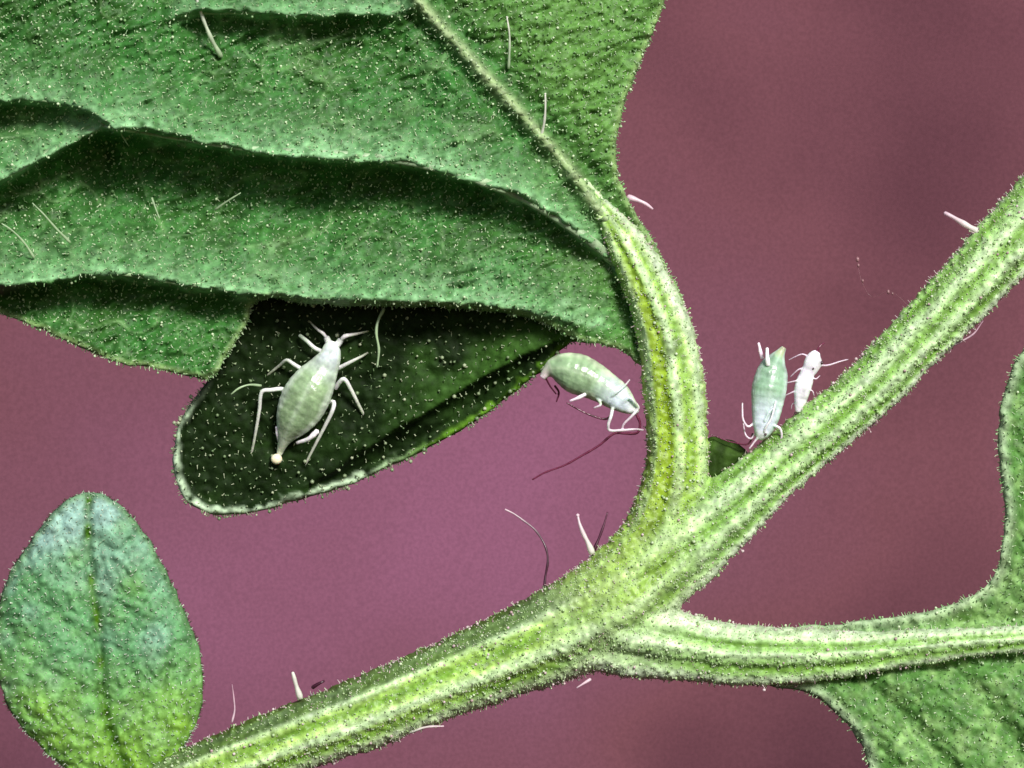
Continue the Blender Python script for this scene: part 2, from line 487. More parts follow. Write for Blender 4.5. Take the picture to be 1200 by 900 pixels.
# ridges / grooves across the visible face: (position -1..1 from one edge to the other, amplitude, width); sign + is to the right of travel
PROF = {
 'petiole': [(0.62,.10,.16),(0.30,-.12,.12),(-.08,.08,.18),(-.42,-.10,.14),(-.8,.08,.15)],
 'rachis': [(-.62,-.10,.16),(-.30,.09,.14),(.15,-.07,.14),(.5,.08,.16),(.82,.06,.1)],
 'branch': [(.10,-.16,.13),(-.30,.08,.2),(.45,.08,.16),(.72,-.08,.1),(.95,.08,.1),(-.75,-.05,.12)],
 'petiolule': [(-.30,-.20,.12),(.02,.13,.14),(.48,-.20,.12),(.86,.10,.14),(-.72,.07,.22)],
}
LINES = {k: catmull(v, 6.0) for k, v in TUBES.items()}

def ridged_tube(line, prof, n=72):
    w = P(line[:, 0], line[:, 1], line[:, 3]); k = len(line)
    tan = np.gradient(line[:, :2], axis=0); tan /= np.linalg.norm(tan, axis=1, keepdims=True)
    side = np.stack([-tan[:, 1], tan[:, 0]], -1)          # right of travel in picture (y down)
    a = np.arange(n) * 2 * math.pi / n
    t = np.cos(a); fr = np.sin(a)
    mul = np.ones(n)
    for c, amp, wd in prof:
        mul += 0.7 * amp * np.exp(-((t - c) / wd) ** 2) * (0.35 + 0.65 * np.clip(fr * 4, 0, 1)) * np.where(fr >= -0.05, 1, 0.4)
    r = line[:, 2]
    wob = 1 + 0.025 * vnoise(np.arange(k) * 6.0, np.full(k, 3.0), 30, 2)
    off = t * mul
    px = line[:, 0][:, None] + side[:, 0][:, None] * off[None] * (r * wob)[:, None]
    py = line[:, 1][:, None] + side[:, 1][:, None] * off[None] * (r * wob)[:, None]
    h = line[:, 3][:, None] + fr[None] * mul[None] * (r * 0.92)[:, None]
    V = P(px.ravel(), py.ravel(), h.ravel())
    F = []
    for i in range(k - 1):
        for j in range(n):
            j2 = (j + 1) % n
            F.append((i*n+j, i*n+j2, (i+1)*n+j2, (i+1)*n+j))
    F.append(tuple(range(n))); F.append(tuple((k-1)*n + j for j in range(n))[::-1])
    return V, F

V, F = joined([ridged_tube(LINES[k], PROF[k]) for k in TUBES])
co, no, qf = voxel_union(V, F, 0.02, 2, 0.5)
px, py = unP(co)
# skin colour: pale ridges, darker green furrows, olive tint on the upper flanks, dark olive pigment on the rachis
C_PALE = np.array((0.45, 0.62, 0.34)); C_MID = np.array((0.31, 0.50, 0.11)); C_DARK = np.array((0.10, 0.23, 0.015)); C_OLIVE = np.array((0.20, 0.31, 0.012)); C_DARK_OLIVE = np.array((0.032, 0.075, 0.004))
wsum = np.zeros(len(co)); csum = np.zeros((len(co), 3)); hsum = np.zeros(len(co))
for k in TUBES:
    L = LINES[k]
    d, _, _, sp, sg = poly_dist(px, py, L)
    cum = np.concatenate([[0], np.cumsum(np.linalg.norm(np.diff(L[:, :2], axis=0), axis=1))])
    r = np.interp(sp, cum, L[:, 2])
    t = np.clip(sg * d / r, -1.3, 1.3)
    c = np.repeat((C_MID if k in ('rachis', 'petiole') else np.array((0.28, 0.49, 0.15)))[None], len(co), 0)
    pv = np.zeros(len(co))
    for a, amp, wd in PROF[k]: pv += np.sign(amp) * np.exp(-((t - a) / (wd * 1.15)) ** 2)
    pv = np.clip(pv * 0.9 + 0.22 * vnoise(sp / 7, t * r, 6, 6), -1, 1)
    c = c * (1 - np.clip(pv, 0, 1)[:, None]) + C_PALE * np.clip(pv, 0, 1)[:, None]
    st = np.clip(0.5 * vnoise(sp, t * r, 5, 17) + 0.8 * vnoise(sp / 6, t * r, 4.5, 18), -1, 1.4)
    c = c * (1 + 0.22 * st[:, None])
    fl = np.clip(vnoise(sp / 1.6, t * r, 4.2, 19) - 0.8, 0, 1)[:, None] * 0.55; c = c * (1 - fl) + np.array((0.52, 0.62, 0.46)) * fl
    q = np.clip(-pv, 0, 1)[:, None] * 0.85; c = c * (1 - q) + C_DARK * q
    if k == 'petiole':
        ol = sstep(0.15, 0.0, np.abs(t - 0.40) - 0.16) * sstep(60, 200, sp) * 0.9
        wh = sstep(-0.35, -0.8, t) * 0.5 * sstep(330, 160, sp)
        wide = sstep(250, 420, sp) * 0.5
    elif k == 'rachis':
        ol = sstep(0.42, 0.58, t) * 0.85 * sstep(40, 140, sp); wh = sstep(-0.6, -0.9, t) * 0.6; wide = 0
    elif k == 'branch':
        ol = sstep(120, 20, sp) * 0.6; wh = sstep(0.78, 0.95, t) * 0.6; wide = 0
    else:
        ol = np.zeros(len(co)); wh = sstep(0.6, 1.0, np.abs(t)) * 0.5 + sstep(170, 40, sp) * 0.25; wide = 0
    ol = np.clip(ol + wide, 0, 0.92)[:, None]; c = c * (1 - ol) + (C_DARK_OLIVE if k == 'rachis' else C_OLIVE) * ol
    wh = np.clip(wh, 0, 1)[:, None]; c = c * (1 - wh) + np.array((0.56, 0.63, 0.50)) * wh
    w = np.exp(-(np.clip(d / r, 0, 3) ** 2) * 2.2) + 1e-6
    wsum += w; csum += c * w[:, None]
cst = csum / wsum[:, None]
cst *= (1 + 0.16 * vnoise(px, py, 5, 8) + 0.10 * vnoise(px, py, 30, 2))[:, None]
# pimply skin: short low bumps
bump = 0.008 * np.clip(vnoise(px, py, 4.5, 12), -1.2, 1.8) + 0.005 * vnoise(px, py, 15, 13)
co2 = co + no * bump[:, None]
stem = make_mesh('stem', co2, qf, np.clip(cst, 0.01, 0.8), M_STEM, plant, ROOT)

# fuzz of the stalks
vis = (px > -20) & (px < 1220) & (py > -20) & (py < 920)
ids = np.flatnonzero(vis & (no[:, 1] < 0.25))
sel = ids[rng.random(len(ids)) < np.where(np.abs(no[ids, 1]) < 0.45, 0.085, 0.17) * np.where(cst[ids, 1] < 0.14, 0.45, 1.0)]
n = len(sel)
rim = np.abs(no[sel, 1]) < 0.45
L = (0.8 + 1.8 * rng.random(n) ** 1.6 + rim * 4.0 * rng.random(n) ** 2.5) / 100
hd = (0.6 + 1.6 * rng.random(n) ** 3.0) / 100
cc = lerp((0.36, 0.54, 0.20), (0.72, 0.80, 0.60), rng.random(n) ** 1.4)
pk = (rng.random(n) < np.where(rim, 0.5, 0.1))
cc[pk] = lerp((0.50, 0.36, 0.36), (0.78, 0.66, 0.68), rng.random(pk.sum()))  # pink of the backdrop showing through edge hairs, put into their colour
trichomes('trichomes', co2[sel], no[sel], L, np.full(n, 0.0055), hd, cc, stem, ROOT)

# --- the big leaf
V1 = [(-160,60),(150,40),(220,20),(300,20),(400,18),(480,8),(560,-70)]
V2 = [(-160,108),(0,118),(60,124),(110,131),(135,148)]
V3 = [(-160,290),(0,216),(60,182),(120,152),(200,166),(300,181),(400,187),(500,200),(600,232),(660,266),(720,314),(765,380)]
V4 = [(-160,345),(0,334),(60,330),(100,325),(150,327),(210,337),(300,347),(420,352),(560,357),(640,371),(700,385)]
MID = [(400,-130),(490,0),(545,62),(600,122),(650,178),(690,228),(735,296)]
def vy(V, x):
    V = np.array(V, float); xs = np.arange(V[0, 0], V[-1, 0], 3.0)
    cm = catmull(V, 3.0); ys = np.interp(xs, cm[:, 0], cm[:, 1])
    return np.interp(x, xs, ys)
def saw(u, reach_up=70, reach_dn=80, w=5.0, pk=44.0):
    dn = -0.25 - 0.95 * (u / pk) * np.exp(1 - u / pk)          # drops at the vein, deepest a little below it, then rises to the next
    dn = np.where(u > pk, -1.2 * np.exp(-np.clip(u - pk, 0, None) / reach_dn), dn)
    return np.where(u < 0, np.exp(u / reach_up) * np.tanh(-u / w + 0.9), dn + (0.72 + 0.25) * np.exp(-np.clip(u, 0, None) / w))
def net(x, y):
    """distance-like field of the fine branching veinlets"""
    u = 0.92 * x - 0.38 * y; v = 0.38 * x + 0.92 * y
    w = u + 14 * vnoise(x, y, 40, 25)
    return np.minimum(np.abs(vnoise(w * 0.55, v, 30, 26)), np.abs(vnoise(w, v * 0.8, 46, 27)) + 0.03)
def hA(x, y, d):
    h = 14 - 0.02 * (x - 500) + 0.02 * (y - 200)
    g3 = np.interp(x, [-160, 60, 150, 320, 500, 690, 760], [24, 46, 58, 44, 32, 15, 0])
    g4 = np.interp(x, [-160, 0, 250, 330, 600, 720], [34, 36, 28, 18, 12, 0])
    g1 = np.interp(x, [180, 235, 420, 500], [0, 26, 22, 0])
    g2 = np.interp(x, [-160, 80, 125, 145], [28, 25, 18, 0])
    wob = 3 * vnoise(x, y, 70, 21) + 1.5 * vnoise(x, y, 13, 22)
    p3 = np.interp(x, [0, 60, 150, 330, 520, 700], [40, 60, 88, 70, 46, 30])
    for V, g, up, pk in ((V1, g1, 42, 40), (V2, g2, 40, 30), (V3, g3, 52, p3), (V4, g4, 46, 34)):
        u = y - vy(V, x) + wob
        h = h + g * saw(u, up, 75, 5.0, pk) + np.clip(g, 0, 10) * 0.35 * np.exp(-((u + 5) / 6) ** 2)
    dm, _, _, sp, sg = poly_dist(x, y, catmull(MID, 6))
    sd = dm * sg                                            # + is left of the midrib in the picture
    f = sstep(0, 120, sp)
    h = h + f * (9 * np.exp(-(dm / 9) ** 2) - 9 * np.exp(-((sd - 20) / 12) ** 2) - 4 * np.exp(-((sd + 18) / 9) ** 2))
    h = h + np.where(sd < 0, 10 * np.exp(-((sd + 60) / 40) ** 2), 0) * sstep(0, 30, -sd)
    # lateral rise on the right-hand blade
    h = h + 6 * saw((y - 150) - 1.1 * (760 - x) + 140, 30, 40, 8) * sstep(5, 40, -sd) * sstep(220, 60, y)
    h = h - 26 * sstep(225, 320, y) * sstep(688, 735, x)             # the blade runs out behind the stalk
    h = h + crinkle(x, y, 19, 1, 2.0, 0.75, -0.42) * 3.4 + 1.7 * vnoise(x * 0.6 + y * 0.25, y * 1.1 + x * 0.3, 6.5, 32) + 1.0 * vnoise(x, y, 5, 31) + 2.2 * np.exp(-(net(x, y) / 0.09) ** 2) + 5 * vnoise(x, y, 60, 33)
    return h
def colA(x, y, d):
    base = np.array((0.030, 0.122, 0.022)); pale = np.array((0.23, 0.45, 0.22)); yel = np.array((0.090, 0.205, 0.042)); deep = np.array((0.018, 0.062, 0.007))
    c = np.repeat(base[None], len(x), 0)
    t = np.clip(0.5 + 0.5 * vnoise(x, y, 34, 41) + 0.35 * vnoise(x * 0.5 + y * 0.2, y + 0.3 * x, 7, 42), 0, 1) * 0.7
    c = c * (1 - t[:, None]) + deep * t[:, None]
    nv = (np.exp(-(net(x, y) / 0.07) ** 2) * 0.38)[:, None]; c = c * (1 - nv) + np.array((0.17, 0.31, 0.12)) * nv
    p = np.zeros(len(x))
    for V, xr, g in ((V1, (200, 490), .7), (V2, (-200, 130), .6), (V3, (-200, 770), 1.0), (V4, (-200, 720), .85)):
        u = y - vy(V, x) + 3 * vnoise(x, y, 20, 43)
        on = sstep(xr[0] - 10, xr[0] + 20, x) * sstep(xr[1] + 10, xr[1] - 20, x)
        p = np.maximum(p, g * on * np.where(u < 0, np.exp(u / 24), np.exp(-u / 2.5)))
    p = np.clip(p * (0.85 + 0.3 * vnoise(x, y, 8, 44)), 0, 1)[:, None]
    c = c * (1 - p) + pale * p
    dm, _, _, sp, sg = poly_dist(x, y, catmull(MID, 6)); sd = dm * sg
    q = (sstep(8, 60, -sd) * 0.6 + sstep(560, 740, x) * 0.35)[:, None] * (1 - p * .6)
    q = np.clip(q, 0, .85); c = c * (1 - q) + yel * q
    mm = (np.exp(-(dm / 7) ** 2) * 0.75)[:, None]; c = c * (1 - mm) + np.array((0.33, 0.42, 0.22)) * mm
    rimc = (sstep(9, 2, d) * 0.5)[:, None]; c = c * (1 - rimc) + np.array((0.28, 0.40, 0.16)) * rimc
    return np.clip(c, 0.004, 0.8)
OUT_A = [(-150,-130),(300,-150),(800,-130),(792,-60),(780,0),(756,60),(735,112),(722,170),(727,215),(745,250),(770,292),(797,344),(806,385),(792,425),(768,432),(745,424),(728,411),(706,403),(688,401),(664,393),(640,380),(600,369),(560,364),(480,360),(420,359),(360,355),(318,350),(300,354),(288,380),(266,418),(248,442),(228,442),(200,436),(150,427),(120,418),(90,405),(60,392),(30,378),(0,367),(-50,350),(-150,320)]
leafA = Blade('leaflet', OUT_A, hA, colA, M_LEAF, plant, ROOT, cell=2.2, thick=7, rim=12)
def cfA(x, y, n):
    return lerp((0.20, 0.40, 0.14), (0.74, 0.86, 0.60), rng.random(n) ** 1.7)
leafA.fuzz(ROOT, 5.3, cfA, 1.2, 5.0, (0.8, 2.0), edge=1.6)
leafA.ob['label'] = 'largest leaf, crinkled green with raised pale veins'

def vein(parent, blade, pts, r0, r1, col, name='vein', emb=0.3):
    p = catmull(pts, 5.0); t = np.linspace(0, 1, len(p))
    x, y = p[:, 0], p[:, 1]
    h = blade.hfun(x, y, np.full(len(x), 50.0))
    ker = np.ones(5) / 5; h = np.convolve(np.pad(h, 2, mode='edge'), ker, 'valid')
    w = P(x, y, h + emb)
    r = (r0 + (r1 - r0) * t) / 100 * (1 + 0.05 * rng.standard_normal(len(t)))
    V, F = tube_geo(w, r, 8)
    c = np.vstack([np.repeat(np.repeat([col], len(p), 0) * (1 + 0.15 * rng.standard_normal((len(p), 1))), 8, 0), [col], [col]])
    return make_mesh(name, V, F, np.clip(c, 0.02, 0.8), M_STEM, parent, ROOT)
vein(leafA.ob, leafA, [p for p in MID[::-1]], 5.5, 3.0, (0.27, 0.39, 0.17), 'midrib', 2.0)
vein(leafA.ob, leafA, [(760,372),(720,308),(660,260),(600,226),(500,194),(400,181),(300,175),(200,160),(122,147)], 7, 3, (0.30, 0.42, 0.25))
vein(leafA.ob, leafA, [(480,4),(400,12),(300,14),(222,15)], 4, 2.5, (0.26, 0.38, 0.2))
vein(leafA.ob, leafA, [(122,147),(110,126),(60,118),(0,112),(-60,108)], 3.5, 2.5, (0.24, 0.36, 0.19))
vein(leafA.ob, leafA, [(122,147),(60,176),(20,200),(-20,220)], 3.5, 2.5, (0.24, 0.36, 0.19))
vein(leafA.ob, leafA, [(300,340),(210,331),(150,321),(100,319),(40,326),(-30,332)], 4, 2.5, (0.26, 0.38, 0.2))

# the folded back lobe under the leaf, its dark upper side showing
V5 = [(200,640),(380,556),(420,532),(480,497),(540,458),(600,424),(660,396),(700,380)]
def hB(x, y, d):
    h = -44 - 0.16 * (y - 360) - 0.02 * (x - 400)
    h = h * np.interp(x, [560, 690], [1, 0.25])
    u = y - vy(V5, x) + 3 * vnoise(x, y, 30, 51)
    g = np.interp(x, [300, 400, 600, 690], [0, 16, 14, 4])
    h = h + g * saw(u, 60, 50, 5)
    h = h + 10 * sstep(16, 3, d) * sstep(430, 520, y + 0.1 * x)
    h = h + crinkle(x, y, 30, 2, 1.5, 1.0, -0.5) * 2.6 + 1.0 * vnoise(x, y, 6, 52)
    return h
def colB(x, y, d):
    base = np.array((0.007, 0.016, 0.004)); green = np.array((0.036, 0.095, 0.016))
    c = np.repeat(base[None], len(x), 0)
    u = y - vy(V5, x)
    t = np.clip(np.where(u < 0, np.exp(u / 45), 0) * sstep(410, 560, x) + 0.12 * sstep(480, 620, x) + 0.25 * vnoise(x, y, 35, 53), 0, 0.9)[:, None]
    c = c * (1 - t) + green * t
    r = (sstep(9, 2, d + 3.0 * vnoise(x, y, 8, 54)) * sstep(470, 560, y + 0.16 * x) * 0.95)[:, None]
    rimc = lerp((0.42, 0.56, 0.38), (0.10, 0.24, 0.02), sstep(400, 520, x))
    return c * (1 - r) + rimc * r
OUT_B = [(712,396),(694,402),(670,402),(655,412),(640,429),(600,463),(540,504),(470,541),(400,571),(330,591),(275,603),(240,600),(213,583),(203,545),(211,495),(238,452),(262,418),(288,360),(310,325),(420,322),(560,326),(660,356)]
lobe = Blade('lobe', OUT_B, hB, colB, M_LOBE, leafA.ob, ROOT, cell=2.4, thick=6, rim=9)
lobe.ob.location = (0, 0, 0)
lobe.ob['label'] = 'folded back lobe showing its almost black upper side with a pale green rim'
def cfB(x, y, n): return lerp((0.16, 0.26, 0.11), (0.55, 0.60, 0.42), rng.random(n) ** 1.6)
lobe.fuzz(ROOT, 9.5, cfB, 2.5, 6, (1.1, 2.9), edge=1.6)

# --- lower right leaflet
MC = [(890,768),(960,767),(1030,763),(1090,757),(1150,752),(1210,748),(1300,742)]
SIDE_C = [[(985,780),(1020,805),(1060,842),(1110,900),(1140,950)], [(1090,768),(1130,795),(1175,850),(1230,930)], [(1110,742),(1150,715),(1185,660),(1205,600),(1225,520)]]
def hC(x, y, d):
    dm, _, _, sp, sg = poly_dist(x, y, catmull(MC, 6)); sd = dm * sg
    h = -6 + 6 * np.exp(-(dm / 14) ** 2) - 10 * np.exp(-((dm - 24) / 10) ** 2) * 1.0 + 0.06 * np.clip(dm, 0, 120)
    for s in SIDE_C:
        ds, _, _, _, ss = poly_dist(x, y, catmull(s, 6)); h = h - 7 * np.exp(-(ds / 11) ** 2) + 5 * np.exp(-((ds - 28) / 20) ** 2)
    h = h + 12 * sstep(22, 6, d) * sstep(1120, 1170, x) * sstep(700, 640, y)
    h = h * sstep(870, 960, x) + crinkle(x, y, 18, 3, 1.9, 0.8, 0.75) * 2.0 * sstep(900, 980, x) + 1.2 * vnoise(x, y, 6, 62)
    return h
def colC(x, y, d):
    base = np.array((0.065, 0.165, 0.035)); pale = np.array((0.19, 0.33, 0.11))
    t = np.clip(0.18 + 0.22 * vnoise(x, y, 28, 63) + 0.35 * vnoise(x * .8 + y * .5, y * 0.7 - x * .6, 8, 64) + 0.55 * sstep(760, 720, y) * sstep(640, 680, y), 0, 1)[:, None]
    c = base * (1 - t) + pale * t
    w = (sstep(18, 4, d) * 0.6)[:, None]; c = c * (1 - w) + np.array((0.36, 0.46, 0.30)) * w
    return c
OUT_C = [(880,745),(935,734),(985,731),(1033,725),(1075,719),(1109,710),(1138,699),(1158,684),(1170,660),(1176,620),(1176,590),(1172,545),(1170,500),(1178,455),(1190,425),(1206,404),(1250,380),(1310,390),(1350,560),(1350,800),(1310,1000),(1160,1030),(1040,985),(1022,920),(1014,888),(1003,862),(984,840),(962,821),(939,810),(900,803),(870,790)]
leafC = Blade('leaflet', OUT_C, hC, colC, M_LEAF, plant, ROOT, cell=2.4, thick=7, rim=12)
leafC.fuzz(ROOT, 6.5, cfA, 1.5, 5.5, (0.8, 1.9), edge=2)
leafC.ob['label'] = 'leaf at the lower right with a deep round bay in its margin'
for s in SIDE_C: vein(leafC.ob, leafC, s, 3.5, 2.0, (0.18, 0.30, 0.13))

# --- small oval leaflet at lower left
MD = [(104,586),(103,640),(110,700),(117,760),(120,810),(130,860),(150,905),(170,935)]
SIDE_D = [[(118,760),(80,735),(45,690),(25,640)], [(116,745),(155,725),(195,680)], [(122,820),(85,800),(40,775),(10,740)], [(122,815),(160,800),(200,790),(226,760)]]
def hD(x, y, d):
    dm, _, _, sp, sg = poly_dist(x, y, catmull(MD, 6))
    h = 6 - 9 * np.exp(-(dm / 7) ** 2) + 5 * np.exp(-((dm - 50) / 45) ** 2) + 0.03 * (y - 740)
    for s in SIDE_D:
        ds, _, _, _, _ = poly_dist(x, y, catmull(s, 6)); h = h - 3.5 * np.exp(-(ds / 7) ** 2)
    return h + crinkle(x, y, 20, 4, 1.0, 1.2, 0.2) * 2.6 + 1.3 * vnoise(x, y, 6, 72) - 12 * sstep(30, 0, d)
def colD(x, y, d):
    blue = np.array((0.21, 0.35, 0.30)); green = np.array((0.085, 0.225, 0.090)); yel = np.array((0.15, 0.30, 0.030))
    t = np.clip(sstep(610, 720, y) + 0.3 * vnoise(x, y, 30, 73), 0, 1)[:, None]
    c = blue * (1 - t) + green * t
    q = np.clip(sstep(740, 920, y + 0.25 * np.abs(x - 120)) * 0.85 + 0.10 * vnoise(x, y, 18, 74), 0, 1)[:, None]
    c = c * (1 - q) + yel * q
    dm, _, _, _, _ = poly_dist(x, y, catmull(MD, 6))
    m = (np.exp(-(dm / 5.5) ** 2) * 0.95 * np.clip(0.7 + .5 * vnoise(x, y, 14, 75), 0, 1.2))[:, None]
    c = c * (1 - m) + np.array((0.05, 0.13, 0.01)) * m
    r = (sstep(10, 3, d) * sstep(900, 700, y) * 0.7)[:, None]
    c = c * (1 - r) + np.array((0.07, 0.15, 0.05)) * r
    sp = (vnoise(x, y, 8, 76) > 2.1)[:, None] * 0.8
    c = c * (1 - sp) + np.array((0.02, 0.07, 0.02)) * sp
    return np.clip(c, 0.004, .8)
OUT_D = [(110,577),(135,586),(160,611),(182,645),(203,688),(222,728),(234,765),(238,797),(235,832),(224,862),(205,890),(185,915),(160,935),(130,932),(95,915),(60,888),(28,855),(8,825),(-3,785),(-5,740),(0,705),(14,668),(38,630),(62,600),(85,583)]
leafD = Blade('leaflet', OUT_D, hD, colD, M_LEAF, plant, ROOT, cell=2.0, thick=6, rim=14)
leafD.ob['label'] = 'small oval young leaf with bluish tip and yellow base'
def cfD(x, y, n):
    c = lerp((0.35, 0.5, 0.33), (0.72, 0.78, 0.66), rng.random(n) ** 1.3)
    e = (poly_dist(x, y, leafD.ol, True)[0] < 2.5) & (rng.random(n) < 0.65) & (y < 840)
    c[e] = (0.10, 0.07, 0.05)                               # the marginal hairs are mostly dark
    return c
leafD.fuzz(ROOT, 6, cfD, 1.2, 4.5, (0.6, 1.3), edge=1.5)

# --- small bud in the upper fork
def hE(x, y, d): return -14 + 0.5 * np.clip(d, 0, 14) + 1.5 * vnoise(x, y, 7, 81)
def colE(x, y, d): return np.clip(np.repeat(np.array([(0.022, 0.045, 0.008)]), len(x), 0) * (1 + 0.5 * vnoise(x, y, 12, 82))[:, None], 0.003, 1)
Blade('bud', [(822,520),(834,511),(850,515),(866,520),(876,532),(862,555),(838,570),(818,560)], hE, colE, M_LOBE, plant, ROOT, cell=2.0, thick=6, rim=10)

# --- single long hairs
W = (0.82, 0.82, 0.74); PK = (0.80, 0.62, 0.70); DK = (0.06, 0.012, 0.03); GR = (0.42, 0.56, 0.34)
hair(leafA.ob, ROOT, [(633,163,20),(637,148,30),(639,130,38),(639,110,44)], 1.9, 1.0, W, W, 1.4)
hair(leafA.ob, ROOT, [(596,80,20),(597,60,28),(597,40,34),(594,20,38)], 1.7, 0.9, GR, W, 1.2)
hair(leafA.ob, ROOT, [(259,66,10),(248,46,22),(238,22,30),(231,0,36),(229,-8,38)], 3.0, 1.4, GR, W)
hair(leafA.ob, ROOT, [(82,284,20),(66,268,30),(52,252,36),(38,238,40)], 1.7, 0.8, GR, GR)
hair(leafA.ob, ROOT, [(40,302,20),(28,284,28),(14,270,34),(2,262,38)], 1.7, 0.8, GR, GR)
hair(leafA.ob, ROOT, [(138,138,20),(142,156,30),(150,170,34)], 1.3, 0.6, GR, GR)
hair(leafA.ob, ROOT, [(178,232,14),(183,246,22),(187,256,26)], 1.3, 0.6, GR, GR)
hair(leafA.ob, ROOT, [(252,246,14),(266,236,24),(282,226,28)], 1.4, 0.7, GR, GR)
hair(lobe.ob, ROOT, [(450,362,-20),(443,376,-14),(441,390,-12),(444,410,-14),(442,430,-18)], 1.9, 1.3, GR, GR)
hair(lobe.ob, ROOT, [(306,452,-34),(292,451,-26),(280,455,-22),(271,462,-22)], 1.6, 1.0, GR, GR)
hair(stem, ROOT, [(736,231,2),(748,235,4),(757,239,4),(765,245,2)], 3.8, 1.2, PK, PK)
hair(stem, ROOT, [(1152,274,12),(1140,268,12),(1126,260,10),(1116,254,8),(1108,250,6)], 4.6, 2.4, W, PK, 2.6)
hair(stem, ROOT, [(352,818,24),(348,806,28),(343,788,32)], 3.6, 1.8, W, W)
hair(stem, ROOT, [(366,806,24),(372,802,26),(380,798,26)], 2.2, 1.4, DK, DK)
hair(stem, ROOT, [(694,648,12),(689,636,14),(683,624,14),(679,613,14),(677,604,12)], 3.8, 1.4, W, PK, 2.5)
hair(stem, ROOT, [(696,645,2),(703,628,0),(708,614,-2),(712,600,-4)], 2.0, 0.9, DK, (0.14, 0.04, 0.08))
hair(stem, ROOT, [(638,690,8),(639,676,6),(642,658,4),(640,643,2),(633,629,0),(625,619,0),(612,609,0),(602,602,0),(592,597,0)], 1.5, 1.0, DK, PK, pw=3.0)  # dark base to pale tip: lighting and refraction put into the hair's colour
hair(stem, ROOT, [(1076,372,2),(1058,352,0),(1042,341,-4),(1022,348,-8),(1010,330,-10),(1006,314,-12),(1004,302,-12)], 0.16, 0.16, (0.2, 0.08, 0.09), (0.35, 0.18, 0.2), 0, beads=[(1005,304,-12,2.4),(1006,311,-12,1.7),(1011,329,-10,1.6),(1041,342,-4,2.0),(1046,344,-4,1.4)])
hair(stem, ROOT, [(692,796,10),(684,801,12),(676,806,12)], 2.0, 1.0, PK, PK)
hair(stem, ROOT, [(480,858,14),(500,852,20),(520,851,22)], 1.8, 0.9, W, PK)
hair(stem, ROOT, [(1118,404,6),(1140,392,8),(1152,376,6)], 1.5, 0.8, PK, (0.4, 0.22, 0.3))
hair(stem, ROOT, [(272,846,10),(275,832,10),(274,818,8),(272,802,6)], 1.2, 0.6, PK, (0.45, 0.25, 0.33))

